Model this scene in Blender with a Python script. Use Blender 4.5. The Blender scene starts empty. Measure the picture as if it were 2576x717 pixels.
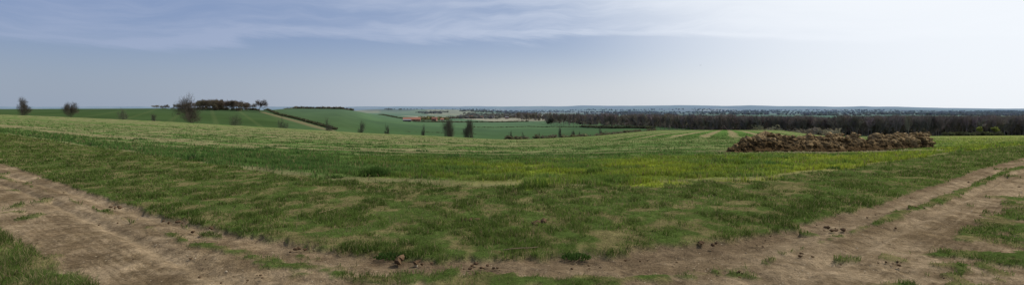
import bpy, math, random
import numpy as np
from mathutils import Vector, noise as mnoise
W=2576.0; F=1288.0; CX=1288.0; HZ=275.0; H=1.7
rng=np.random.default_rng(7); random.seed(7)
scene=bpy.context.scene

# ---------------------------------------------------------------- noise
def hsh(ix,iy,s):
    n=(ix*374761393+iy*668265263+s*144269504)&0xffffffff
    n=((n^(n>>13))*1274126177)&0xffffffff
    return ((n^(n>>16))&0xffff)/65535.0
def vn(x,y,s=0):
    x=np.asarray(x,float);y=np.asarray(y,float)
    ix=np.floor(x).astype(np.int64);iy=np.floor(y).astype(np.int64)
    fx=x-ix;fy=y-iy;fx=fx*fx*(3-2*fx);fy=fy*fy*(3-2*fy)
    a=hsh(ix,iy,s);b=hsh(ix+1,iy,s);c=hsh(ix,iy+1,s);d=hsh(ix+1,iy+1,s)
    return (a*(1-fx)+b*fx)*(1-fy)+(c*(1-fx)+d*fx)*fy
def fbm(x,y,s=0,o=4):
    r=0;a=.5;t=0
    for i in range(o):
        r=r+a*vn(x*2**i+17*i,y*2**i-9*i,s+i);t+=a;a*=.5
    return r/t
def ss(x,a,b):
    t=np.clip((x-a)/(b-a),0,1);return t*t*(3-2*t)
def mixc(a,b,f):
    f=np.asarray(f)[...,None];return np.asarray(a)*(1-f)+np.asarray(b)*f

# ---------------------------------------------------------------- terrain table
K=[ # px, Yc,pyc, Yd,zd, YA,pyA, YB,pyB, Yd2,zd2, Yr3,pyr3
(-260,130,284, 230,-8, 380,292, 700,274, 1000,-20, 3200,288),
(0,   130,288, 230,-8, 380,295, 700,274.3, 1000,-20, 3200,288),
(200, 125,296, 230,-9, 375,300, 700,273.6, 1000,-20, 3200,288),
(400, 120,305, 230,-11,370,309, 700,272.6, 1000,-20, 3200,288),
(600, 115,316, 230,-14,380,320, 720,275.5, 1050,-18, 3200,288),
(670, 113,320, 240,-15,390,324, 800,277, 1100,-14, 3200,288),
(720, 112,323, 240,-16,400,327, 1050,273, 1500,-22, 3200,288),
(860, 110,331, 250,-18,430,335, 1150,274, 1600,-24, 3200,282),
(905, 110,334, 255,-19,450,338, 1250,281, 1700,-27, 3200,277),
(950, 110,336, 260,-20,470,342, 1500,289, 1900,-28, 3200,275),
(1050,110,340, 270,-22,500,346, 2000,292.5, 2300,-29, 3200,275),
(1150,110,345, 280,-24,530,351, 2200,293.5, 2400,-30, 3200,276),
(1240,110,350, 280,-26,560,355, 2200,293.5, 2400,-30, 3200,280),
(1300,112,351, 280,-26,560,356, 2200,293.5, 2400,-30, 3200,287),
(1400,130,347, 280,-25,560,352, 2200,293.5, 2400,-30, 3200,287.8),
(1500,150,342, 290,-22,500,348, 2200,293.5, 2400,-30, 3200,287.8),
(1590,200,333, 320,-18,430,345, 2200,293.5, 2400,-30, 3200,287.8),
(1660,255,327.5, 340,-17,420,345, 2200,293.5, 2400,-30, 3200,287.8),
(1960,255,327.5, 330,-17,420,345, 2200,293.5, 2400,-30, 3200,287.8),
(2040,190,338, 280,-14,400,346, 2200,293.5, 2400,-30, 3200,287.8),
(2100,165,344, 240,-12,340,347, 2200,293.5, 2400,-30, 3200,287.8),
(2576,160,341, 240,-12,340,345, 2200,293.5, 2400,-30, 3200,287.8),
(2840,160,340, 240,-12,340,345, 2200,293.5, 2400,-30, 3200,287.8)]
K=np.array(K,float)
pxg=np.linspace(-260,2840,621)
Yg=np.geomspace(0.3,40000,1100); lY=np.log(Yg)
kc=[np.interp(pxg,K[:,0],K[:,i]) for i in range(1,13)]
def sm(a,n,ax=0):
    k=np.exp(-np.linspace(-2,2,2*n+1)**2);k/=k.sum()
    pad=[(0,0)]*a.ndim;pad[ax]=(n,n)
    return np.apply_along_axis(lambda v:np.convolve(v,k,'valid'),ax,np.pad(a,pad,mode='edge'))
kc=[sm(k,5) for k in kc]
ridge=np.interp(pxg,[-260,800,1300,1700,2000,2300,2576,2840],[268,269,267,265,267,270,274.5,275])
ridge=ridge+1.8*(fbm(pxg/70,pxg*0,31,4)-.5)*2
Z=np.zeros((len(pxg),len(Yg)))
def zz(Y,py): return H-(py-HZ)/F*Y
for i in range(len(pxg)):
    Yc,pc,Yd,zd,YA,pA,YB,pB,Yd2,zd2,Yr,pr=[k[i] for k in kc]
    zc=zz(Yc,pc); Y0=14
    near=zc*np.clip((Yg-Y0)/(Yc-Y0),0,1)**1.12
    r6=zz(6000,281.8+1.3*math.sin(pxg[i]/63.+1)+.8*math.sin(pxg[i]/29.))
    r9=zz(9000,276.3+1.8*math.sin(pxg[i]/97.)+1.0*math.sin(pxg[i]/41.))
    kY=[Yc,Yc+25,Yd,YA,YB,Yd2,Yr,Yr+900,5000,6000,7000,9000,10500,15000,19000,40000]
    kz=[zc,zc-2.5 if zc>-7 else zc-1.6,zd,zz(YA,pA),zz(YB,pB),zd2,zz(Yr,pr),-30,-32,r6,-32,r9,-25,zz(15000,ridge[i]),20,-300]
    far=np.interp(Yg,kY,kz)
    Z[i]=np.where(Yg<Yc,near,far)
Z=sm(Z,3,1)
Z=sm(Z,2,0)
def zat_py(px,Y):
    px=np.clip(px,pxg[0],pxg[-1]);Y=np.clip(Y,Yg[0],Yg[-1])
    a=(px-pxg[0])/(pxg[1]-pxg[0]);b=(np.log(Y)-lY[0])/(lY[1]-lY[0])
    i=np.clip(a.astype(int),0,len(pxg)-2);j=np.clip(b.astype(int),0,len(Yg)-2)
    fa=a-i;fb=b-j
    return (Z[i,j]*(1-fa)+Z[i+1,j]*fa)*(1-fb)+(Z[i,j+1]*(1-fa)+Z[i+1,j+1]*fa)*fb
TMAX=math.atan((2840-CX)/F);TMIN=math.atan((-260-CX)/F)
def to_col(X,Y):
    th=np.arctan2(X,Y);r=np.hypot(X,Y)
    tc=np.clip(th,TMIN,TMAX)
    return CX+F*np.tan(tc), r*np.cos(tc)
def zat(X,Y):
    p,q=to_col(np.asarray(X,float),np.asarray(Y,float));return zat_py(p,q)
def hit(px,py,y0,y1):
    Ys=np.geomspace(y0,y1,3000);z=zat_py(np.full(3000,float(px)),Ys)
    pv=HZ+(H-z)/Ys*F
    i=np.argmin(np.abs(pv-py));return float((px-CX)/F*Ys[i]),float(Ys[i]),float(z[i])
def curve(pts,y0=2.,y1=120.):
    p=np.array(pts,float);Yv=[hit(a,b,y0,y1)[1] for a,b in pts]
    ly=np.interp(pxg,p[:,0],np.log(Yv));ly=sm(ly,12)
    return lambda px:np.exp(np.interp(px,pxg,ly))
cEdge=curve([(-260,372),(0,410),(200,478),(400,537),(600,586),(850,628),(1100,645),(1300,648),(1500,639),(1800,606),(2000,567),(2200,517),(2400,450),(2530,408),(2840,360)])
cMed=curve([(-260,400),(0,443),(180,503),(370,570),(520,620),(700,660),(900,688),(1200,706),(1500,705),(1700,692),(1900,662),(2060,610),(2200,562),(2400,492),(2540,428),(2840,374)])
cNear=curve([(-260,450),(0,572),(100,640),(270,722),(600,860),(1300,1000),(1900,850),(2180,725),(2300,672),(2440,565),(2576,475),(2840,405)],1.2)
cCrop=curve([(-260,308),(0,335),(200,366),(500,409),(700,438),(900,456),(1200,470),(1500,470),(1900,455),(2100,430),(2300,400),(2576,366),(2840,352)])

def masks(px,Y,X,Yw):
    n=fbm(X*1.3,Yw*1.3,1,4)-.5; n2=fbm(X*6,Yw*6,5,3)-.5
    e=(np.log(Y/cEdge(px)))*cEdge(px)*.85
    m=(np.log(Y/cMed(px)))*cMed(px)*.85
    v=-(np.log(Y/cNear(px)))*cNear(px)*.85
    c=(Y-cCrop(px))*.8
    verge=ss(e+n*.30+n2*.4,-.08,.12)
    wid=np.interp(px,[-260,0,200,420,700,1000,1300,1500,1700,1900,2150,2350,2576,2840],[.14,.10,.02,.08,.16,.20,.17,.11,.09,.03,.14,.30,.42,.42])
    patch=fbm(X*2.2+50,Yw*2.2,11,3)-.5
    med=ss(wid-np.abs(m)+n2*.4+patch*.5,-.04,.12)
    nearv=ss(np.where(px>1300,np.minimum(v,.35),v)+n*.7+n2*.5+np.where(px>1300,patch*4.2+n2*1.5-.25,0),-.05,.25)*ss(v+n*.6,-.3,.1)
    tuft=ss(fbm(X*1.7+9,Yw*1.7,23,3)-.73+n2*.1,0,.05)*(e<-.3)
    grass=np.maximum.reduce([verge,med,nearv,tuft*.8])
    crop=ss(c+n*.9+n2*.5,-.1,.2)
    return e,m,v,c,verge,med,nearv,grass,crop
def strawf(px,Y,X,Yw,c):
    far=ss(px,1400,1600)*ss(Y,38,58)
    row=c*(1-far)+far*(X-.42*Yw)
    al=X*(1-far)+far*Yw
    s=.45*fbm(row*.9,al*.06,41,3)+.40*fbm(row*.25,al*.02,44,3)+.45*(fbm(X*1.1,Yw*1.1,47,4)-.5)+.055
    sL=ss(s,.45,.60)*np.interp(px,[0,1100,1500,2840],[.78,.75,.38,.22])*np.interp(c,[0,4,9],[.30,.5,1])
    rr=(.5+.5*np.sin((X-.42*Yw)*2*math.pi/3.1+1.2*(fbm(X*.1,Yw*.1,3,2)-.5)))
    sN=ss(rr+.5*(fbm(X*.5,Yw*.2,49,3)-.5),.45,.95)*.85
    st=sL*(1-far)+sN*far
    dr=ss(np.sin(c*2*math.pi/2.3+1.2*(fbm(X*.3,Yw*.3,53,2)-.5))+1.2*(fbm(X*1.2,Yw*1.2,54,3)-.5),.1,.9)*.75*ss(c,4,10)*np.interp(px,[1000,1700],[1,.6])
    st=np.maximum(st,dr*(1-far))
    st=np.maximum(st,ss(.5-np.abs(c-.3)+(fbm(X*.8,Yw*.8,51,3)-.5)*1.3,0,.5)*.65)
    return st
def crop_green(px,Y,X,Yw,c):
    yel=ss(px,750,1350)*ss(10-c+5*(fbm(X*.15,Yw*.15,61,3)-.5),0,6)
    yel=np.maximum(yel,ss(px,2250,2450)*.75)
    yel=yel*(.12+.9*ss(fbm(X*.5,c*1.6,63,4),.25,.72))
    g=mixc((.058,.106,.028),(.084,.142,.036),fbm(X*.2,c*.5,65,3))
    return mixc(g,(.185,.220,.026),np.clip(yel,0,1))
HAZE_PAINT=np.array((.165,.225,.300))  # blue-grey of distant air, painted into surface colours
def far_col(px,Y,X,Yw):
    wx=X+60*(fbm(X/300,Yw/300,71,2)-.5);wy=Yw+80*(fbm(X/300+5,Yw/300,72,2)-.5)
    cs=np.where(Y<1700,1.0,np.where(Y<4000,1.6,3.0))
    a=.35;gx=(wx*math.cos(a)+wy*math.sin(a))/(420*cs);gy=(-wx*math.sin(a)+wy*math.cos(a))/(330*cs)
    h=hsh(np.floor(gx).astype(np.int64),np.floor(gy).astype(np.int64),5)
    pal=np.array([(.045,.085,.03),(.055,.10,.035),(.036,.075,.03),(.10,.12,.055),(.05,.09,.03),(.22,.20,.13),(.045,.08,.03)])
    col=pal[np.clip((h*7).astype(int),0,6)]
    near=ss(Y,1500,1250)
    # two arable strips of slightly different green, divided by the valley hedges
    nc=mixc((.044,.080,.031),(.056,.100,.036),ss(Y,860,880))
    col=mixc(col,nc,near)
    hill=ss(px,930,880)*(Y<1500)
    hc=mixc((.032,.056,.020),(.044,.072,.026),fbm(X/60,Yw/90,75,3))
    lines=ss(np.sin((X*.5+Yw*.3)*.35),.85,1)*.4
    hc=mixc(hc,(.07,.09,.035),lines)
    hc=mixc(hc,(.052,.088,.038),ss(px,690,740)*.7)
    col=mixc(col,hc,hill)
    r3=ss(px,870,890)*ss(px,1250,1220)*ss(Y,2300,2500)*(Y<3500)
    col=mixc(col,mixc((.17,.17,.09),(.09,.125,.055),ss(np.sin(px/38.),-.2,.2)),r3)
    wd=ss(fbm(X/350,Yw/900,77,4),.48,.55)*ss(Y,2300,3500)
    col=mixc(col,(.035,.04,.032),wd*.9)
    col=col*(.8+.4*fbm(X/25,Yw/40,79,4))[...,None]
    hz=.88*(1-np.exp(-np.maximum(Y-500,0)/5500.))  # aerial haze painted into the terrain colour, stronger with distance
    return mixc(col,HAZE_PAINT,hz)
laneL=[hit(a,b,385,1000)[:2] for a,b in [(672,284),(700,291),(740,301),(780,312),(815,322),(845,329)]]
LX=np.array([a for a,b in laneL]);LY=np.array([b for a,b in laneL])

def ground_color(px,Y,X,Yw):
    e,m,v,c,verge,med,nearv,grass,crop=masks(px,Y,X,Yw)
    a=fbm(X*.7,Yw*.7,81,4);b=fbm(X*5,Yw*5,83,4);d=fbm(X*22,Yw*22,85,2)
    sk=fbm(m*5,X*.5+Yw*.2,86,3)
    soil=mixc((.125,.090,.052),(.255,.192,.120),ss(.40*a+.3*b+.12*d+.18*sk,.36,.64))
    rut=np.exp(-((m-.75)/.33)**2)+np.exp(-((m+.85)/.4)**2)
    soil=mixc(soil,(.27,.205,.130),.4*np.clip(rut,0,1))
    dark=ss(e,-.75,-.1)*ss(px,300,800)
    soil=mixc(soil,(.105,.074,.044),dark*.55+ .35*ss(fbm(X*2,Yw*2,87,3),.52,.62))
    soil=mixc(soil,(.115,.084,.052),ss(px,700,1100)*ss(px,2250,1900)*.4)
    gb=mixc((.055,.080,.020),(.145,.118,.055),ss(fbm(X*3,Yw*3,89,4),.42,.66)*.8)
    col=mixc(soil,gb,grass)
    cg=crop_green(px,Y,X,Yw,c)
    st=strawf(px,Y,X,Yw,c)
    cc=mixc(cg*(.65+.7*fbm(X*2,c*2,91,3))[...,None],mixc((.15,.118,.066),(.24,.195,.11),fbm(X,Yw,93,2)),st)
    cc=np.where((Y<25)[...,None],cc*.85,cc)
    col=mixc(col,cc,crop)
    bare=ss(1.-np.hypot((X-16.)/9.,(Yw-24.-(X-12)*.28)/1.9)+.9*(b-.5),0,.3)
    col=mixc(col,(.14,.11,.07),bare*.75)
    return col,grass,crop,bare,st,c
print('table ok')

# ---------------------------------------------------------------- mesh helper
def mesh_obj(name,verts,faces_flat,nper,mat,cols=None,smooth=False,parent=None,extra=None):
    me=bpy.data.meshes.new(name)
    v=np.asarray(verts,np.float32).reshape(-1,3);f=np.asarray(faces_flat,np.int32).ravel()
    nf=len(f)//nper
    me.vertices.add(len(v));me.vertices.foreach_set('co',v.ravel())
    me.loops.add(len(f));me.loops.foreach_set('vertex_index',f)
    me.polygons.add(nf);me.polygons.foreach_set('loop_start',np.arange(0,nf*nper,nper,dtype=np.int32))
    me.polygons.foreach_set('loop_total',np.full(nf,nper,np.int32))
    me.polygons.foreach_set('use_smooth',np.full(nf,smooth))
    if cols is not None:
        at=me.attributes.new('Col','FLOAT_COLOR','POINT')
        c4=np.ones((len(v),4),np.float32);c4[:,:3]=cols;at.data.foreach_set('color',c4.ravel())
    if extra:
        for k,a in extra.items():
            at=me.attributes.new(k,'FLOAT','POINT');at.data.foreach_set('value',np.asarray(a,np.float32))
    me.update(calc_edges=True);me.validate()
    ob=bpy.data.objects.new(name,me);scene.collection.objects.link(ob)
    if mat:me.materials.append(mat)
    if parent:ob.parent=parent
    return ob

# ---------------------------------------------------------------- materials
class NT:
    def __init__(s,t):s.t=t;s.l=t.links
    def n(s,ty,**k):
        x=s.t.nodes.new(ty)
        for a,b in k.items():setattr(x,a,b)
        return x
    def put(s,i,v):
        if hasattr(v,'is_output'):s.l.new(v,i)
        else:
            if hasattr(i.default_value,'__len__') and not hasattr(v,'__len__'):v=(v,v,v)
            if hasattr(v,'__len__') and len(v)==3 and len(i.default_value)==4:v=(*v,1)
            i.default_value=v
    def m(s,op,*a):
        x=s.n('ShaderNodeMath',operation=op)
        for i,v in enumerate(a):s.put(x.inputs[i],v)
        return x.outputs[0]
    def mr(s,v,a,b,c=0,d=1,st='SMOOTHSTEP'):
        x=s.n('ShaderNodeMapRange',interpolation_type=st)
        for i,q in enumerate((v,a,b,c,d)):s.put(x.inputs[i],q)
        return x.outputs[0]
    def mix(s,f,a,b,bt='MIX'):
        x=s.n('ShaderNodeMix',data_type='RGBA',blend_type=bt)
        s.put(x.inputs[0],f);s.put(x.inputs[6],a);s.put(x.inputs[7],b);return x.outputs[2]
    def noise(s,v,sc,d=4,r=.55):
        x=s.n('ShaderNodeTexNoise');s.l.new(v,x.inputs['Vector'])
        x.inputs['Scale'].default_value=sc;x.inputs['Detail'].default_value=d;x.inputs['Roughness'].default_value=r
        return x.outputs['Fac']
    def xyz(s,a,b,c):
        x=s.n('ShaderNodeCombineXYZ')
        for i,v in enumerate((a,b,c)):s.put(x.inputs[i],v)
        return x.outputs[0]
def newmat(name):
    m=bpy.data.materials.new(name);m.use_nodes=True;m.node_tree.nodes.clear()
    return m,NT(m.node_tree)
def vc_mat(name,trans=0.0,bump=0,bscale=20,nz=.0):
    m,t=newmat(name)
    a=t.n('ShaderNodeAttribute',attribute_name='Col')
    out=t.n('ShaderNodeOutputMaterial')
    col=a.outputs['Color']
    tc=t.n('ShaderNodeTexCoord').outputs['Object']
    if nz:
        nn=t.noise(tc,bscale,5,.6)
        f=t.mr(nn,.3,.7,1-nz,1+nz,'LINEAR')
        col=t.mix(1,col,t.xyz(f,f,f),'MULTIPLY')
    p=t.n('ShaderNodeBsdfDiffuse');t.l.new(col,p.inputs['Color'])
    if bump:
        b=t.n('ShaderNodeBump');b.inputs['Strength'].default_value=1;b.inputs['Distance'].default_value=bump
        t.l.new(t.noise(tc,bscale,5,.65),b.inputs['Height']);t.l.new(b.outputs[0],p.inputs['Normal'])
    sh=p.outputs[0]
    if trans:
        tr=t.n('ShaderNodeBsdfTranslucent')
        t.l.new(col,tr.inputs[0])
        mx=t.n('ShaderNodeMixShader');mx.inputs[0].default_value=trans
        t.l.new(sh,mx.inputs[1]);t.l.new(tr.outputs[0],mx.inputs[2]);sh=mx.outputs[0]
    t.l.new(sh,out.inputs[0]);return m
# ground
mg,t=newmat('ground_material')
a=t.n('ShaderNodeAttribute',attribute_name='Col').outputs['Color']
sl=t.n('ShaderNodeAttribute',attribute_name='soil').outputs['Fac']
fr=t.n('ShaderNodeAttribute',attribute_name='farm').outputs['Fac']
tc=t.n('ShaderNodeTexCoord').outputs['Object']
n1=t.noise(tc,9,6,.7);n2=t.noise(tc,45,4,.7);n0=t.noise(tc,1.6,5,.6)
f=t.mr(t.m('ADD',t.m('MULTIPLY',n1,.55),t.m('MULTIPLY',n2,.45)),.36,.64,.55,1.5,'LINEAR')
f=t.m('MULTIPLY',f,t.mr(n0,.35,.65,.82,1.18,'LINEAR'))
ff=t.m('ADD',t.m('MULTIPLY',f,t.m('SUBTRACT',1,fr)),fr)
col=t.mix(1,a,t.xyz(ff,ff,ff),'MULTIPLY')
vo=t.n('ShaderNodeTexVoronoi');t.l.new(tc,vo.inputs['Vector']);vo.inputs['Scale'].default_value=22
sep=t.n('ShaderNodeSeparateColor');t.l.new(vo.outputs['Color'],sep.inputs[0])
stone=t.m('MULTIPLY',t.m('LESS_THAN',vo.outputs['Distance'],.2),t.m('GREATER_THAN',sep.outputs[0],.88))
dk=t.m('MULTIPLY',t.m('LESS_THAN',vo.outputs['Distance'],.28),t.m('LESS_THAN',sep.outputs[0],.10))
col=t.mix(t.m('MULTIPLY',t.m('MULTIPLY',stone,sl),.8),col,(.36,.30,.21))
col=t.mix(t.m('MULTIPLY',t.m('MULTIPLY',dk,sl),.7),col,(.07,.047,.028))
p=t.n('ShaderNodeBsdfDiffuse');t.l.new(col,p.inputs['Color'])
bm=t.n('ShaderNodeBump');bm.inputs['Distance'].default_value=.05
t.l.new(t.m('SUBTRACT',1,fr),bm.inputs['Strength'])
t.l.new(t.m('ADD',t.m('MULTIPLY',n1,1.0),t.m('ADD',t.m('MULTIPLY',n2,.45),t.m('MULTIPLY',stone,.2))),bm.inputs['Height'])
t.l.new(bm.outputs[0],p.inputs['Normal'])
t.l.new(p.outputs[0],t.n('ShaderNodeOutputMaterial').inputs[0])

M_grass=vc_mat('grass_blades_material',trans=.45)
M_bark=vc_mat('bare_twig_material',trans=.15)
M_leaf=vc_mat('hedge_material',trans=.3)
M_soil=vc_mat('clod_material',bump=.03,bscale=14,nz=.35)
M_heap=vc_mat('manure_material',bump=.07,bscale=9,nz=.45)

# ---------------------------------------------------------------- ground mesh
th_in=np.arctan((np.linspace(-260,2840,1340)-CX)/F)
th_out=np.linspace(TMAX,2*math.pi+TMIN,122)[1:-1]
th=np.concatenate([th_in,th_out]);nt=len(th)
rings=np.concatenate([np.geomspace(.35,3,28)[:-1],np.geomspace(3,30,300)[:-1],np.geomspace(30,400,200)[:-1],np.geomspace(400,32000,210)])
nr=len(rings)
TH,RR=np.meshgrid(th,rings,indexing='ij')
tw=np.where(TH>math.pi,TH-2*math.pi,TH);tcl=np.clip(tw,TMIN,TMAX)
R=RR/np.cos(tcl)
X=(R*np.sin(TH)).ravel();Y=(R*np.cos(TH)).ravel();PX=(CX+F*np.tan(tcl)).ravel();YE=RR.ravel()
z=zat_py(PX,YE)
YcV=np.interp(PX,pxg,kc[0])
farm=ss(YE,YcV+8,YcV+45)
nearI=YE<420
col=np.zeros((len(X),3));soil=np.zeros(len(X))
i=nearI
c1,grass,crop,bare,st,cdist=ground_color(PX[i],YE[i],X[i],Y[i])
col[i]=c1;soil[i]=np.clip((1-grass)*(1-crop)+bare*.6,0,1)
j=YE>90
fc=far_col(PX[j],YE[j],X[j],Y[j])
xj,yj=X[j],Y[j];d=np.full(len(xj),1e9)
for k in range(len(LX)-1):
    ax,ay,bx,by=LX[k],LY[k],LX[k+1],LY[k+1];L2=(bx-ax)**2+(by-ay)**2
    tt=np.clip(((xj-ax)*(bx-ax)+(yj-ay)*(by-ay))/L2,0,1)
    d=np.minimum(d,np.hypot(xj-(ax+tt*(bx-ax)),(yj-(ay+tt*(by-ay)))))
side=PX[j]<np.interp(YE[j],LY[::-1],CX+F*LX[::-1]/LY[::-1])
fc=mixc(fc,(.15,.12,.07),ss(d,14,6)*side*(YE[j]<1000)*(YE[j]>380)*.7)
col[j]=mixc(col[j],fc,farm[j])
nz=(fbm(X*1.2,Y*1.2,101,4)-.5)*.07+(fbm(X*5,Y*5,103,3)-.5)*.045*np.clip(soil,0,1)
mm=(np.log(YE/cMed(PX)))*cMed(PX)*.85
rutz=-.045*(np.exp(-((mm-.75)/.28)**2)+np.exp(-((mm+.85)/.3)**2))*soil*(YE<40)
z=z+nz*ss(YE,120,60)+rutz
z+=-.025*np.clip(soil,0,1)*(YE<60)
V=np.stack([X,Y,z],1)
idx=np.arange(nt*nr).reshape(nt,nr)
A=idx;B=np.roll(idx,-1,axis=0)
q=np.stack([A[:,:-1],B[:,:-1],B[:,1:],A[:,1:]],-1).reshape(-1,4)[:,::-1]
g=mesh_obj('ground',V,q,4,mg,col,True,extra={'soil':soil,'farm':farm})
tn=nt
cv=np.concatenate([[[0,0,float(z[idx[0,0]])]],V[idx[:,0]]]);cf=[(0,1+(k+1)%tn,1+k) for k in range(tn)]
gc=mesh_obj('ground',cv,np.array(cf),3,mg,np.tile(col[idx[0,0]],(len(cv),1)),True,extra={'soil':np.ones(len(cv)),'farm':np.zeros(len(cv))})
bpy.context.view_layer.objects.active=g;g.select_set(True);gc.select_set(True)
bpy.ops.object.join();g.select_set(False)
print('ground',len(V))

# ---------------------------------------------------------------- grass blades
def blades(name,X,Y,h,w,cols,lean=.35,sink=.03):
    n=len(X);z=zat(X,Y)-sink
    a=rng.uniform(0,2*math.pi,n);dx=np.cos(a)*w/2;dy=np.sin(a)*w/2
    b=rng.uniform(0,2*math.pi,n);l=np.abs(rng.normal(0,lean,n))*h
    lx=np.cos(b)*l;ly=np.sin(b)*l
    P=np.zeros((n,5,3))
    P[:,0]=np.stack([X-dx,Y-dy,z],1);P[:,1]=np.stack([X+dx,Y+dy,z],1)
    P[:,2]=np.stack([X+lx*.35-dx*.8,Y+ly*.35-dy*.8,z+h*.6],1);P[:,3]=np.stack([X+lx*.35+dx*.8,Y+ly*.35+dy*.8,z+h*.6],1)
    P[:,4]=np.stack([X+lx,Y+ly,z+h],1)
    o=np.arange(n)[:,None]*5
    Fc=np.concatenate([o+[0,1,3],o+[0,3,2],o+[2,3,4]],1)
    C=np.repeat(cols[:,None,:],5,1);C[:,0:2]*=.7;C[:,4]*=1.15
    return mesh_obj(name,P,Fc,3,M_grass,C.reshape(-1,3))
def samp(n,p0,p1,y0,y1):
    px=rng.uniform(p0,p1,n);Y=np.exp(rng.uniform(math.log(y0),math.log(y1),n))
    return px,Y,(px-CX)/F*Y
# verge + track grass
px,Y,X=samp(1200000,-240,2815,2.6,70)
e,m,v,c,verge,med,nearv,grass,crop=masks(px,Y,X,Y)
cl=.5*fbm(X*5.2,Y*3.6,201,3)+.5*fbm(X*2.,Y*1.6,203,3);cl=(cl-.5)*1.35+.5
big=fbm(X*.5,Y*.5,205,3);fine=fbm(X*11,Y*9,207,2)
pr=grass*(1-crop)*(.22+.95*ss(cl,.34,.62))*(.4+.85*ss(fine,.35,.6))*.8
pr*=np.where((nearv>.3)&(px<600),1.4,1)*np.where((nearv>.3)&(px>1300),.75,1)
k=rng.random(len(X))<pr
px,Y,X,cl,big,med,verge,nearv,fine=[q[k] for q in (px,Y,X,cl,big,med,verge,nearv,fine)]
hh=.03+(.014+.045*ss(cl,.42,.78)+.022*ss(fine,.4,.7)+.018*rng.random(len(X)))*(.75+.5*big)
hh=np.where(verge<.5,.03+(hh-.03)*.6,hh);hh=np.where((nearv>.5)&(px<500),hh*1.9,hh)
ww=np.maximum(.005,.0011*Y)*rng.uniform(.7,1.2,len(X))
C=mixc((.068,.104,.023),(.120,.170,.038),np.clip(rng.random(len(X))*.5+ss(big,.35,.65)*.5,0,1))
C*=(1.15-.40*ss(cl,.45,.7))[:,None]*rng.uniform(.6,1.4,(len(X),1))
dry=rng.random(len(X))<(.10+.28*ss(cl,.5,.3)+.15*((nearv>.5)&(px<500)))
C[dry]=np.array((.27,.22,.115))*rng.uniform(.6,1.15,(dry.sum(),1))
print('verge blades',len(X))
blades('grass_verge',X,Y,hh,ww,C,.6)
# crop
px,Y,X=samp(1100000,-240,2815,7.5,150)
e,m,v,c,verge,med,nearv,grass,crop=masks(px,Y,X,Y)
Yc_=np.interp(px,pxg,kc[0])
st=strawf(px,Y,X,Y,c);cl=fbm(X*1.8,c*2.8,211,4)
bare=ss(1.-np.hypot((X-16.)/9.,(Y-24.-(X-12)*.28)/1.9),0,.3)
pr=crop*(1-.95*ss(st,.0,.6))*(.28+.95*ss(cl,.38,.6))*(Y<Yc_)*(1-bare)*ss(Y,95,32)*np.interp(c,[3,9],[.85,.58])
k=rng.random(len(X))<pr
px,Y,X,cl,c,st=[q[k] for q in (px,Y,X,cl,c,st)]
C=crop_green(px,Y,X,Y,c)*1.18*rng.uniform(.6,1.4,(len(X),1))
dry=rng.random(len(X))<.06+.3*st;C[dry]=np.array((.26,.20,.10))*rng.uniform(.6,1.1,(dry.sum(),1))
lump=ss(fbm(X*.9+70,Y*.9,221,3),.70,.76)
hh=.03+(.05+.07*ss(cl,.4,.7)+.04*rng.random(len(X)))*np.interp(c,[4,9],[1,.45])*(1+.7*lump)
C=mixc(C,C*np.array((.7,.8,.85)),lump)
ww=np.maximum(.008,.0013*Y)*rng.uniform(.7,1.2,len(X))
print('crop blades',len(X))
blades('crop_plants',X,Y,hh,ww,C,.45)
def tuft(name,px0,py0,rad,h,n,colr):
    x0,y0,_=hit(px0,py0,4,60)
    a=rng.uniform(0,6.28,n);r=rad*np.sqrt(rng.random(n))
    x=x0+r*np.cos(a)*1.5;y=y0+r*np.sin(a)
    C=np.tile(np.array(colr),(n,1))*rng.uniform(.6,1.3,(n,1))
    blades(name,x,y,h*(1-.6*(r/rad)**2)*rng.uniform(.6,1.1,n),np.full(n,.02),C,.5)
for a in [(945,440,.30,.30,560),(700,412,.25,.17,250),(2100,425,.25,.14,150),(1450,642,.12,.07,160),(985,640,.14,.07,160),(490,405,.25,.15,180),(1330,425,.2,.13,140),(840,447,.16,.14,120),(1910,425,.2,.12,120)]:
    tuft('grass_tuft',*a,(.052,.095,.022))

# ---------------------------------------------------------------- clods, sticks
def ico(sub=2):
    import bmesh
    b=bmesh.new();bmesh.ops.create_icosphere(b,subdivisions=sub,radius=1)
    v=np.array([p.co[:] for p in b.verts]);f=np.array([[q.index for q in p.verts] for p in b.faces]);b.free();return v,f
IV,IF=ico(2);IV1,IF1=ico(1)
def lumps(pts,sizes,cols,iv=IV,iF=IF,flat=.7):
    VV=[];FF=[];CC=[];o=0
    for (x,y,zz_),s,c in zip(pts,sizes,cols):
        off=rng.uniform(0,100,3)
        d=np.array([mnoise.noise(Vector(q*1.6+off))*.55+mnoise.noise(Vector(q*4+off))*.3 for q in iv])
        sc=np.array([rng.uniform(.8,1.3),rng.uniform(.8,1.2),flat*rng.uniform(.8,1.2)])*s
        an=rng.uniform(0,6.28);v=iv*(1+d)[:,None]*sc
        v=np.stack([v[:,0]*math.cos(an)-v[:,1]*math.sin(an),v[:,0]*math.sin(an)+v[:,1]*math.cos(an),v[:,2]],1)
        VV.append(v+[x,y,zz_]);FF.append(iF+o);o+=len(iv)
        CC.append(np.tile(np.array(c),(len(iv),1))*(1+.5*d)[:,None])
    return np.concatenate(VV),np.concatenate(FF),np.clip(np.concatenate(CC),.01,1)
P=[];S=[];C=[]
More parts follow.
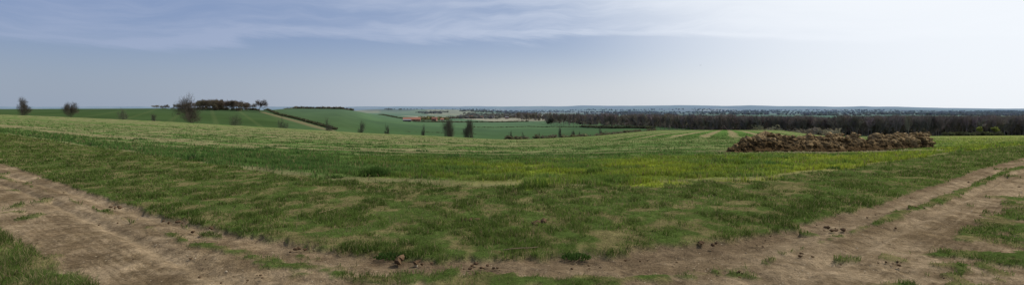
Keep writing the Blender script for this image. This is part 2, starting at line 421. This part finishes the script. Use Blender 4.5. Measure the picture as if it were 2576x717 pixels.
for a,b,n,s in [(990,657,3,.05),(1040,658,5,.025),(750,628,6,.025),(425,559,6,.035),(512,577,4,.03),(1172,556,8,.045),(1352,561,9,.048),(1775,611,6,.032),(1238,674,6,.022),(1180,670,4,.025),(300,520,6,.03),(2020,640,6,.02),(1850,690,5,.015),(2100,575,10,.03),(2300,520,7,.03),(210,475,4,.03),(620,700,5,.015),(1600,660,6,.015),(1460,668,5,.015),(2250,660,6,.018)]:
    x0,y0,z0=hit(a,b,2,30)
    for q in range(n):
        x=x0+rng.normal(0,.08);y=y0+rng.normal(0,.07);s1=s*rng.uniform(.4,1.15)
        P.append((x,y,float(zat(x,y))+s1*.35-.008));S.append(s1);C.append(np.array((.085,.055,.032))*rng.uniform(.7,1.3))
pxr,Yr,Xr=samp(5200,-200,2780,3.,26)
e,m,v,c,verge,med,nearv,grass,crop=masks(pxr,Yr,Xr,Yr)
kk=(grass<.3)&(crop<.2)&(rng.random(len(Xr))<.5)
for x,y in zip(Xr[kk],Yr[kk]):
    s1=.004+.011*rng.random()**3*(1+y*.06)
    P.append((x,y,float(zat(x,y))-.04+s1*.4));S.append(s1)
    C.append(np.array((.33,.27,.19) if rng.random()<.15 else (.14,.095,.056))*rng.uniform(.6,1.2))
print('clods',len(P))
v,f,cc=lumps(P,S,C,IV1,IF1)
mesh_obj('soil_clods',v,f,3,M_soil,cc)
def prisms(segs,ns=3):
    s=np.asarray(segs,float);p0=s[:,:3];p1=s[:,3:6];d=p1-p0;d/=np.linalg.norm(d,axis=1)[:,None]+1e-9
    up=np.where(np.abs(d[:,2:3])>.9,[[1.,0,0]],[[0,0,1.]]);a=np.cross(d,up);a/=np.linalg.norm(a,axis=1)[:,None];b=np.cross(d,a)
    n=len(s);V=np.zeros((n,2*ns,3))
    for k in range(ns):
        q=2*math.pi*k/ns;o=a*math.cos(q)+b*math.sin(q)
        V[:,k]=p0+o*s[:,6:7];V[:,ns+k]=p1+o*s[:,7:8]
    o=np.arange(n)[:,None]*2*ns
    Fq=np.concatenate([o+[k,(k+1)%ns,ns+(k+1)%ns,ns+k] for k in range(ns)],1)
    return V.reshape(-1,3),Fq.reshape(-1,4)
for a,b,l,an in [(825,535,.32,.9),(1310,633,.42,.05)]:
    x,y,z0=hit(a,b,4,30);z0+=.025
    sg=[];p=np.array([x-l/2*math.cos(an),y-l/2*math.sin(an),z0])
    for q in range(4):
        p2=p+np.array([math.cos(an),math.sin(an),rng.uniform(-.03,.12)])*l/4+rng.normal(0,.01,3)
        sg.append([*p,*p2,.009-.001*q,.008-.001*q]);p=p2
    v,f=prisms(sg,5);mesh_obj('dry_stick',v,f,4,M_bark,np.tile((.28,.21,.12),(len(v),1)))

# ---------------------------------------------------------------- manure heap
prof=np.array([(1822,0),(1835,12),(1850,24),(1880,31),(1905,34),(1930,31),(1960,36),(2000,41),(2030,37),(2075,40),(2110,38),(2138,25),(2150,35),(2170,39),(2200,36),(2235,41),(2270,40),(2290,43),(2315,34),(2335,20),(2352,0)],float)
nu,nv=520,110
U=np.linspace(0,1,nu);Vv=np.linspace(0,1,nv);UU,VV=np.meshgrid(U,Vv,indexing='ij')
x0,y0,_=hit(1822,383,15,60);x1,y1,_=hit(2352,372,15,60)
dep=VV*3.4*np.clip(np.sin(UU*math.pi)*2.2,.15,1)**.6
hy=y0+(y1-y0)*UU+dep
hx=x0+(x1-x0)*UU+dep*(.42+.4*UU)
hy=hy-.25*np.sin(UU*math.pi)+.5*(fbm(UU*9,UU*0,301,3)-.5)*(1-VV)
pxx=1822+(2352-1822)*UU
hgt=np.interp(pxx,prof[:,0],prof[:,1])/F*(hy+.6)*1.04
lump=fbm(hx*1.1,hy*1.1,303,3)
arc=np.clip(np.sin(np.clip(VV*1.0,0,1)*math.pi),0,1)**.95
h1=hgt*arc*(.35+1.0*lump)
def ridg(x,y,s):return 1-np.abs(2*fbm(x,y,s,3)-1)
b1=(vn(hx*1.9,hy*1.9,305)**1.5-.38)*.30+(ridg(hx*1.8,hy*1.8,309)-.85)*.40+(fbm(hx*6,hy*6,311,3)-.5)*.20+(fbm(hx*22,hy*22,313,2)-.5)*.05
fade=np.clip(arc*1.4,0,1)*np.clip(np.minimum(UU,1-UU)*25,0,1)
hz=zat(hx,hy)+np.maximum(h1+b1*fade,-.1)-.03*(1-fade)
jx=(fbm(hx*4,hz*6+hy*3,315,3)-.5)*.30*fade;jy=(fbm(hx*5,hz*6,317,3)-.5)*.5*fade
HV=np.stack([hx+jx,hy+jy,hz],-1)
cf=fbm(hx*1.3,hy*1.3+hz*3,319,4);cf2=fbm(hx*11,hy*11+hz*12,321,2)
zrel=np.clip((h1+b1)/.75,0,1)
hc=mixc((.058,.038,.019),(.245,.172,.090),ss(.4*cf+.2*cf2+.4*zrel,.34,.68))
idh=np.arange(nu*nv).reshape(nu,nv)
q=np.stack([idh[:-1,:-1],idh[1:,:-1],idh[1:,1:],idh[:-1,1:]],-1).reshape(-1,4)
heap=bpy.data.objects.new('manure_heap',None);scene.collection.objects.link(heap)
mesh_obj('mound',HV.reshape(-1,3),q,4,M_heap,hc.reshape(-1,3),False,parent=heap)
P=[];S=[];C=[]
for _ in range(900):
    a=rng.integers(8,nu-8);b=int(rng.random()**1.3*nv*.6);b=max(0,min(nv-1,b))
    p=HV[a,b].copy();s1=.025+.12*rng.random()**2.5
    if b<8:
        p[1]-=rng.random()*.6;p[2]=float(zat(p[0],p[1]));s1*=.6
    P.append((p[0],p[1],p[2]+s1*.1));S.append(s1);C.append(hc[a,b]*rng.uniform(.6,1.35))
v,f,cc=lumps(P,S,C,IV,IF,.75);mesh_obj('clods',v,f,3,M_heap,cc,parent=heap)

# ---------------------------------------------------------------- trees
def gen_tree(h,spread=.42,depth=5,kids=3,tw=.035,trunk=.2,rt=None,pct=100):
    segs=[]
    rt=rt or h*.022
    def br(p,d,L,r,lev):
        nseg=3 if lev<3 else 2
        for k in range(nseg):
            d2=d+np.array([random.gauss(0,.13),random.gauss(0,.13),random.gauss(0,.08)+(.06 if lev>0 else 0)])
            d2/=np.linalg.norm(d2);p2=p+d2*L/nseg
            r2=max(r*(1-.22),tw)
            segs.append([*p,*p2,r,r2]);p=p2;d=d2;r=r2
            if lev<depth and (lev>0 or k>0 or nseg==1):
                nk=kids if k==nseg-1 else kids-1
                for q in range(nk):
                    an=random.uniform(0,6.283);ti=random.uniform(.35,.95)*(spread/.42)
                    a=np.cross(d,[math.cos(an),math.sin(an),.3]);a/=np.linalg.norm(a)+1e-9
                    dd=d*math.cos(ti)+a*math.sin(ti);dd[2]=dd[2]*.9+.08
                    br(p,dd/np.linalg.norm(dd),L*random.uniform(.58,.78),max(r*.6,tw),lev+1)
    br(np.zeros(3),np.array([0,0,1.]),h*trunk*1.6,rt,0)
    s=np.array(segs);top=max(np.percentile(s[:,5],pct),.1);k=h/top
    s[:,:6]*=k
    return s
def place(name,px,ptop,Yt,width=None,col=(.11,.09,.07),depth=5,kids=3,tw=.03,spread=.42,trunk=.2):
    X=(px-CX)/F*Yt;zb=float(zat(X,Yt))-.1;zt=H-(ptop-HZ)/F*Yt
    s=gen_tree(zt-zb,spread,depth,kids,tw,trunk,pct=98.5)
    if width:
        cur=np.percentile(np.abs(s[:,3:5]),97)*2;kx=width/F*Yt/cur
        s[:,[0,1,3,4]]*=kx
    v,f=prisms(s)
    C=np.tile(np.array(col),(len(v),1))*np.repeat(rng.uniform(.7,1.3,len(s)),6)[:,None]
    o=mesh_obj(name,v,f,4,M_bark,C);o.location=(X,Yt,zb);return o
place('bare_tree',482,247,240,60,tw=.014,depth=5)
place('bare_tree',52,249,290,36,tw=.010)
place('bare_tree',178,260,290,32,tw=.010)
for a,b,y,w in [(310,275,270,24),(590,289,260,34),(712,299,255,28),(822,299,255,26),(905,306,260,24),(380,287,280,18)]:
    place('bare_shrub',a,b,y,w,depth=4,kids=3,tw=.010,col=(.14,.13,.095),trunk=.12)
place('bare_tree',1133,302,250,40,tw=.010,depth=5,trunk=.12,col=(.13,.115,.085))
place('bare_tree',1178,305,250,30,tw=.010,depth=5,trunk=.12,col=(.13,.115,.085))
place('bare_tree',1387,298,950,20,tw=.05,depth=5,trunk=.12,col=(.10,.09,.075))
for a,b,w in [(1068,318,18),(1405,322,16),(1316,336,14),(1283,333,14),(1355,337,10),(1440,330,12),(1510,322,14),(975,316,14),(1455,334,10)]:
    place('bare_shrub',a,b,260,w,depth=4,kids=3,tw=.012,col=(.15,.14,.10),trunk=.12)
def copies(name,items,variants,mat=M_bark,colr=(.07,.058,.046),jit=.35):
    VV=[];FF=[];CC=[];o=0
    for (x,y,zb,h,w) in items:
        v,f=variants[random.randrange(len(variants))]
        a=random.uniform(0,6.28);q=np.stack([v[:,0]*math.cos(a)-v[:,1]*math.sin(a),v[:,0]*math.sin(a)+v[:,1]*math.cos(a),v[:,2]],1)*[w,w,h]+[x,y,zb]
        VV.append(q);FF.append(f+o);o+=len(q)
        t_=np.array(colr)*random.uniform(1-jit,1+jit)*np.array([1,random.uniform(.92,1.08),random.uniform(.85,1.1)])
        CC.append(np.tile(t_,(len(q),1))*rng.uniform(.8,1.2,(len(q),1)))
    return mesh_obj(name,np.concatenate(VV),np.concatenate(FF),variants[0][1].shape[1],mat,np.concatenate(CC))
def unit(h,**k):
    s=gen_tree(h,**k);v,f=prisms(s);v[:,2]/=h;w=np.percentile(np.abs(v[:,:2]),97);v[:,:2]/=w*2
    return v,f
var_c=[unit(14,depth=4,kids=3,tw=.045,trunk=.2,pct=98.5) for _ in range(6)]
var_w=[unit(15,depth=3,kids=3,tw=.08,trunk=.42,spread=.26,rt=.24) for _ in range(8)]
def blobv(n=70,sz=.15):
    c=rng.normal(0,1,(n,3));c/=np.linalg.norm(c,axis=1)[:,None];c*=rng.random((n,1))**.4*.5
    c[:,2]=c[:,2]+.5;P=np.repeat(c[:,None,:],3,1)+rng.normal(0,sz,(n,3,3))*[1,1,.8];P[:,:,2]=np.maximum(P[:,:,2],-.05)
    return P.reshape(-1,3),np.arange(n*3).reshape(n,3)
var_b=[blobv() for _ in range(8)]
# copse on the left hill
it=[];ib=[]
for k in range(70):
    px=random.choice([random.uniform(490,600),random.uniform(392,640)]);y=random.uniform(660,740);x=(px-CX)/F*y
    top=np.interp(px,[385,430,455,500,530,600,640],[265,262,261,253,251,254,261])+random.uniform(-1,4)
    zb=float(zat(x,y));h=H-(top-HZ)/F*y-zb
    it.append((x,y,zb-.3,h,h*.85))
    if px<600 and random.random()<.5:ib.append((x+random.uniform(-3,3),y,zb-.3,h*.35,h*.6))
for k in range(90):
    px=random.uniform(392,655);y=742;x=(px-CX)/F*y;ib.append((x,y,float(zat(x,y))-.4,random.uniform(2,4),6))
for px,top,w in [(652,252,15),(604,254,13),(395,265,10),(622,262,9)]:
    y=690;x=(px-CX)/F*y;zb=float(zat(x,y));h=H-(top-HZ)/F*y-zb;it.append((x,y,zb,h,w*1.1))
copies('copse',it,var_c,colr=(.13,.105,.08))
copies('copse_undergrowth',ib,var_b,M_leaf,(.11,.10,.065))
ib=[]
for k in range(150):
    px=random.uniform(690,890);y=np.interp(px,[690,860,900],[1060,1160,1240]);x=(px-CX)/F*y
    h=random.uniform(3,6.5)*(1 if px>740 else .7);ib.append((x,y,float(zat(x,y))-.6,h,h*1.6))
copies('hilltop_hedge',ib,var_b,M_leaf,(.12,.115,.085))
def hedge(name,pts,y0,y1,h,step,colr=(.095,.095,.06),w=1.5,gap=0):
    P=[hit(a,b,y0,y1) for a,b in pts];it=[]
    for (xa,ya,_),(xb,yb,_) in zip(P[:-1],P[1:]):
        n=max(2,int(math.hypot(xb-xa,yb-ya)/step))
        for k in range(n):
            if random.random()<gap:continue
            t_=(k+random.random()*.8)/n;x=xa+(xb-xa)*t_;y=ya+(yb-ya)*t_
            hh=h*random.uniform(.6,1.35);it.append((x,y,float(zat(x,y))-.3,hh,hh*w))
    copies(name,it,var_b,M_leaf,colr)
hedge('hedgerow',[(665,281),(700,289),(740,298),(780,309),(815,319),(845,327)],385,1000,2.3,1.3,(.075,.08,.042))
hedge('hedgerow',[(1040,306.5),(1180,308),(1330,306.5)],600,2190,3,2.6)
hedge('hedgerow',[(1190,320.5),(1330,319),(1470,319.5)],560,1500,1.6,2.2)
hedge('hedgerow',[(1460,320),(1560,323),(1650,325)],560,1500,3,2)
hedge('hedgerow',[(940,293),(1000,297),(1040,303)],600,2190,3,2.6)
hedge('hedgerow',[(1110,298),(1250,296.5),(1400,299)],600,2190,6,5,(.13,.12,.09))
hedge('hedgerow',[(1000,331),(1100,334),(1200,338)],505,900,1.0,2.0,gap=.5)
P=[]
for a,b in [(1275,351),(1340,350),(1420,347),(1500,342),(1560,337),(1600,333),(1650,328)]:
    yc=float(np.interp(a,pxg,kc[0]))+6;P.append(((a-CX)/F*yc,yc))
it=[]
for (xa,ya),(xb,yb) in zip(P[:-1],P[1:]):
    for k in range(20):
        t_=random.random();x=xa+(xb-xa)*t_;y=ya+(yb-ya)*t_;h=random.uniform(.5,1.5);it.append((x,y,float(zat(x,y))-.2,h,h*1.3))
copies('field_edge_scrub',it,var_b,M_leaf,(.13,.12,.075))
it=[]
for k in range(110):
    px=random.uniform(2375,2520);y=156;x=(px-CX)/F*y;h=random.uniform(.8,1.3);it.append((x,y+random.uniform(-1,1),float(zat(x,y))-.1,h,h*1.2))
copies('field_hedge',it,var_b,M_leaf,(.08,.085,.045))
for px,top in [(2466,318),(2502,319)]:
    y=158;x=(px-CX)/F*y;zb=float(zat(x,y));h=H-(top-HZ)/F*y-zb
    tr=bpy.data.objects.new('young_willow_tree',None);scene.collection.objects.link(tr);tr.location=(x,y,zb)
    s=gen_tree(h,.3,3,3,.02,.3);v,f=prisms(s);mesh_obj('branches',v,f,4,M_bark,np.tile((.10,.085,.05),(len(v),1)),parent=tr)
    n=420;tip=s[rng.integers(len(s)//4,len(s),n),3:6];Pp=np.repeat(tip[:,None,:],3,1)+rng.normal(0,.13,(n,3,3))
    mesh_obj('leaves',Pp.reshape(-1,3),np.arange(n*3).reshape(n,3),3,M_leaf,np.tile((.22,.25,.06),(n*3,1))*rng.uniform(.7,1.2,(n*3,1)),parent=tr)
# big wood on the right
it=[];ib=[];
fpx=[1290,1400,1500,1640,1800,2000,2095,2110,2300,2576,2840];fY=[1500,1050,800,600,480,420,390,330,325,325,330]
ftop=[283,285,287,287.5,289,291,293,290,289.5,291,292]
for k in range(1800):
    px=random.uniform(1300,2830);f0=np.interp(px,fpx,fY);dpt=random.random()**1.5
    y=f0*(1+.42*dpt);x=(px-CX)/F*y
    top=np.interp(px,fpx,ftop)+random.uniform(-3,5)+3*(mnoise.noise(Vector((px*.02,0,0))))
    zb=float(zat(x,y));h=H-(top-HZ)/F*y-zb
    it.append((x,y,zb-.3,h,random.uniform(4,8)*(1 if px>2050 else 1.3)))
for k in range(1400):
    px=random.uniform(1300,2830);f0=np.interp(px,fpx,fY);y=f0*random.uniform(1.15,1.42);x=(px-CX)/F*y
    top=np.interp(px,fpx,ftop)+random.uniform(7,22);zb=float(zat(x,y));h=H-(top-HZ)/F*y-zb
    ib.append((x,y,zb-.3,h,h*.9))
copies('woodland',it,var_w,colr=(.235,.198,.172))
copies('woodland_undergrowth',ib,var_b,M_leaf,(.200,.176,.152))
it=[]
for k in range(200):
    px=random.uniform(1900,2110);y=random.uniform(300,400);x=(px-CX)/F*y;h=random.uniform(3,6);it.append((x,y,float(zat(x,y))-.3,h,h*1.1))
copies('woodland_scrub',it,var_b,M_leaf,(.16,.145,.10))
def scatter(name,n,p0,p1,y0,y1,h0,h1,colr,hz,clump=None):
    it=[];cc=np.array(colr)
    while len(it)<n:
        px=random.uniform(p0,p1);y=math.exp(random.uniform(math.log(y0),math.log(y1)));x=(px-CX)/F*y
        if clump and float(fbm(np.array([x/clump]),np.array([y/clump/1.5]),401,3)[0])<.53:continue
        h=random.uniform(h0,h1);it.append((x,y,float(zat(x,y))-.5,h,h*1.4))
    c_=cc*(1-hz)+HAZE_PAINT*hz  # distance haze painted into the tree colour
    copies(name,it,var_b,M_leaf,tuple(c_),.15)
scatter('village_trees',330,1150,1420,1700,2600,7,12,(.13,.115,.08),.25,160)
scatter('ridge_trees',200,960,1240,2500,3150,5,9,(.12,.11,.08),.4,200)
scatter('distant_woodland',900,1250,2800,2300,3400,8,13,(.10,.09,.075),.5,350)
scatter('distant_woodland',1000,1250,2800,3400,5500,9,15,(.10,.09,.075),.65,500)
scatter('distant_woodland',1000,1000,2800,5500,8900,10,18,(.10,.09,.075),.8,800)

# ---------------------------------------------------------------- buildings
def smat(name,c,sc=3,br=.25):
    m,t=newmat(name);tc=t.n('ShaderNodeTexCoord').outputs['Object'];n=t.noise(tc,sc,5,.6)
    f=t.mr(n,.3,.7,1-br,1+br,'LINEAR');p=t.n('ShaderNodeBsdfPrincipled')
    t.l.new(t.mix(1,(*c,1),t.xyz(f,f,f),'MULTIPLY'),p.inputs['Base Color']);p.inputs['Roughness'].default_value=.85
    t.l.new(p.outputs[0],t.n('ShaderNodeOutputMaterial').inputs[0]);return m
Mb=smat('brick_wall',(.25,.12,.085));Mr=smat('clay_tile_roof',(.25,.10,.06));Mg=smat('slate_roof',(.12,.12,.13));Md=smat('dark_opening',(.02,.02,.022));Mw=smat('rendered_wall',(.42,.39,.33))
def box(name,x0,x1,y0,y1,z0,z1,mat,par):
    v=[(x,y,z_) for z_ in (z0,z1) for y in (y0,y1) for x in (x0,x1)]
    f=[(0,2,3,1),(4,5,7,6),(0,1,5,4),(2,6,7,3),(0,4,6,2),(1,3,7,5)]
    return mesh_obj(name,v,f,4,mat,parent=par)
def building(name,px,py,L,D,hw,hr,rot,wall,roof,doors,wins,chim=0):
    x,y,z0=hit(px,py,600,2190)
    e=bpy.data.objects.new(name,None);scene.collection.objects.link(e);e.location=(x,y,z0-.3);e.rotation_euler[2]=rot
    box('walls',-L/2,L/2,-D/2,D/2,0,hw,wall,e)
    o=.5;v=[(-L/2-o,-D/2-o,hw-.2),(L/2+o,-D/2-o,hw-.2),(L/2+o,D/2+o,hw-.2),(-L/2-o,D/2+o,hw-.2),(-L/2-o,0,hw+hr),(L/2+o,0,hw+hr)]
    me=bpy.data.meshes.new('roof');me.from_pydata(v,[],[(0,1,5,4),(2,3,4,5),(0,4,3),(1,2,5),(0,3,2,1)]);me.materials.append(roof)
    ro=bpy.data.objects.new('roof',me);scene.collection.objects.link(ro);ro.parent=e
    for i,dx in enumerate(doors):box('door_%d'%i,dx-1.8,dx+1.8,-D/2-.06,-D/2+.1,0,min(3.4,hw*.8),Md,e)
    for i,(dx,wz) in enumerate(wins):box('window_%d'%i,dx-.6,dx+.6,-D/2-.06,-D/2+.1,wz,wz+1.2,Md,e)
    for i in range(chim):box('chimney_%d'%i,(-1)**i*(L/2-1)-.5,(-1)**i*(L/2-1)+.5,-.5,.5,hw+hr-1.5,hw+hr+1.4,Mb,e)
building('brick_barn',1036,304.5,38,11,4.2,4.2,.12,Mb,Mr,[-11,-3,6],[(12,1.8)])
building('cattle_shed',1024,306,16,9,3.2,2.2,.12,Md,Mg,[-4,4],[])
building('farmhouse',1093,304,13,8,5.4,3.6,-.3,Mb,Mr,[0],[(-4,1),(4,1),(-4,3.6),(0,3.6),(4,3.6)],2)
building('cottage',1112,303.5,9,7,3.2,3.0,.3,Mw,Mr,[-1],[(2.5,1.2)],1)
for a,b in [(1185,297),(1212,298.5),(1240,297),(1275,299),(1300,296.5)]:
    building('village_house',a,b,13,8,5,3.5,random.uniform(-.5,.5),random.choice([Mb,Mw]),random.choice([Mr,Mg]),[0],[(-3,1),(3,1),(-3,3.4),(3,3.4)],1)
it=[]
for k in range(46):
    px=random.uniform(1052,1125);x,y,z0=hit(px,302.5,600,2190);h=random.uniform(5,11);it.append((x,y+random.uniform(8,30),z0-.4,h,h*1.1))
copies('farmyard_trees',it,var_b,M_leaf,(.17,.16,.08))

# ---------------------------------------------------------------- bird
yb=60;b=bpy.data.objects.new('bird',None);scene.collection.objects.link(b);b.location=((1762-CX)/F*yb,yb,H+(HZ-165)/F*yb);b.scale=(.5,.5,.5)
v,f,cc=lumps([(0,0,0)],[.05],[(.08,.075,.07)],IV,IF,.9);v[:,1]*=3;mesh_obj('body',v,f,3,M_bark,cc,parent=b)
wv=[(-.03,.08,0),(-.03,-.06,0),(-.22,.0,.10),(-.22,.08,.10),(-.42,-.10,.04),(.03,.08,0),(.03,-.06,0),(.22,0,.10),(.22,.08,.10),(.42,-.10,.04),(0,-.12,0),(-.06,-.26,0),(.06,-.26,0)]
me=bpy.data.meshes.new('wings');me.from_pydata(wv,[],[(0,1,2,3),(3,2,4),(5,8,7,6),(8,9,7),(10,11,12)]);me.materials.append(smat('feather',(.08,.075,.07)))
wo=bpy.data.objects.new('wings_and_tail',me);scene.collection.objects.link(wo);wo.parent=b

# ---------------------------------------------------------------- light & sky
EL=math.radians(46);AZ=math.radians(62)
sd=Vector((math.sin(AZ)*math.cos(EL),math.cos(AZ)*math.cos(EL),math.sin(EL)))
L=bpy.data.lights.new('sun','SUN');L.energy=4.2;L.angle=math.radians(.5);L.color=(1,.94,.84)
lo=bpy.data.objects.new('sun',L);scene.collection.objects.link(lo);lo.rotation_euler=(-sd).to_track_quat('-Z','Y').to_euler()
w=bpy.data.worlds.new('World');scene.world=w;w.use_nodes=True;w.node_tree.nodes.clear();t=NT(w.node_tree)
sk=t.n('ShaderNodeTexSky',sky_type='NISHITA');sk.sun_disc=False;sk.sun_elevation=EL;sk.sun_rotation=AZ;sk.air_density=1.0;sk.dust_density=1.0;sk.ozone_density=2.0
d=t.n('ShaderNodeTexCoord').outputs['Generated']
sp=t.n('ShaderNodeSeparateXYZ');t.l.new(d,sp.inputs[0]);x_,y_,z_=sp.outputs
az=t.m('ARCTAN2',x_,y_);hyp=t.m('SQRT',t.m('ADD',t.m('MULTIPLY',x_,x_),t.m('MULTIPLY',y_,y_)))
el=t.m('ARCTAN2',z_,hyp)
vm=t.n('ShaderNodeVectorMath',operation='DOT_PRODUCT');t.l.new(d,vm.inputs[0]);vm.inputs[1].default_value=sd
cs=t.m('MAXIMUM',vm.outputs['Value'],0)
wv_=t.xyz(t.m('MULTIPLY',az,3),t.m('MULTIPLY',el,5),7)
warp=t.m('MULTIPLY',t.m('SUBTRACT',t.noise(wv_,1.2,3,.5),.5),.10)
cv=t.xyz(t.m('MULTIPLY',az,3.0),t.m('MULTIPLY',t.m('ADD',t.m('ADD',el,warp),t.m('MULTIPLY',az,-.04)),24),0)
c1=t.noise(cv,1.0,9,.62)
cv2=t.xyz(t.m('MULTIPLY',az,1.1),t.m('MULTIPLY',t.m('ADD',el,t.m('MULTIPLY',az,.12)),9),3)
c2=t.noise(cv2,1.3,8,.6)
edge=t.m('ADD',.112,t.m('ADD',t.m('MULTIPLY',t.m('SUBTRACT',c2,.5),.12),t.m('MULTIPLY',t.m('COSINE',t.m('MULTIPLY',az,3.2)),.018)))
sheet=t.mr(t.m('SUBTRACT',el,edge),-.004,.02)
cloud=t.m('MULTIPLY',sheet,t.mr(c1,.34,.68,.25,1.0))
rim=t.m('MULTIPLY',t.mr(t.m('ABSOLUTE',t.m('SUBTRACT',t.m('SUBTRACT',el,edge),.012)),.0,.014,1,0),.4)
cloud=t.m('MINIMUM',t.m('ADD',cloud,rim),1)
SK=.10
skc=t.mix(1,sk.outputs[0],(SK*.95,SK*1.0,SK*1.12),'MULTIPLY')
hcol=t.mix(t.mr(az,-.8,.6),(.31,.37,.47),(.72,.75,.79))
c=t.mix(t.mr(el,.0,.24,.95,.25),skc,hcol)
bl=t.mix(t.mr(az,-.8,.5),(.190,.280,.490),(.30,.39,.57))
c=t.mix(t.mr(el,.02,.17,0,.85),c,bl)
cc=t.mix(t.mr(az,-.7,.55),(.36,.43,.60),(.73,.79,.90))
c=t.mix(t.m('MULTIPLY',cloud,.68),c,cc)
c=t.mix(t.mr(cs,.44,.77,0,.97),c,(.91,.95,1.0))
bg=t.n('ShaderNodeBackground');t.l.new(c,bg.inputs[0]);bg.inputs[1].default_value=1.0
t.l.new(bg.outputs[0],t.n('ShaderNodeOutputWorld').inputs[0])

# ---------------------------------------------------------------- camera
cam=bpy.data.cameras.new('camera');co=bpy.data.objects.new('camera',cam);scene.collection.objects.link(co)
cam.sensor_width=36;cam.lens=18;cam.shift_y=-83.5/2576;cam.clip_start=.05;cam.clip_end=100000
co.location=(0,0,H);co.rotation_euler=(math.radians(90),0,0)
scene.camera=co
scene.view_settings.view_transform='Standard';scene.view_settings.look='None';scene.view_settings.exposure=0
print('done')
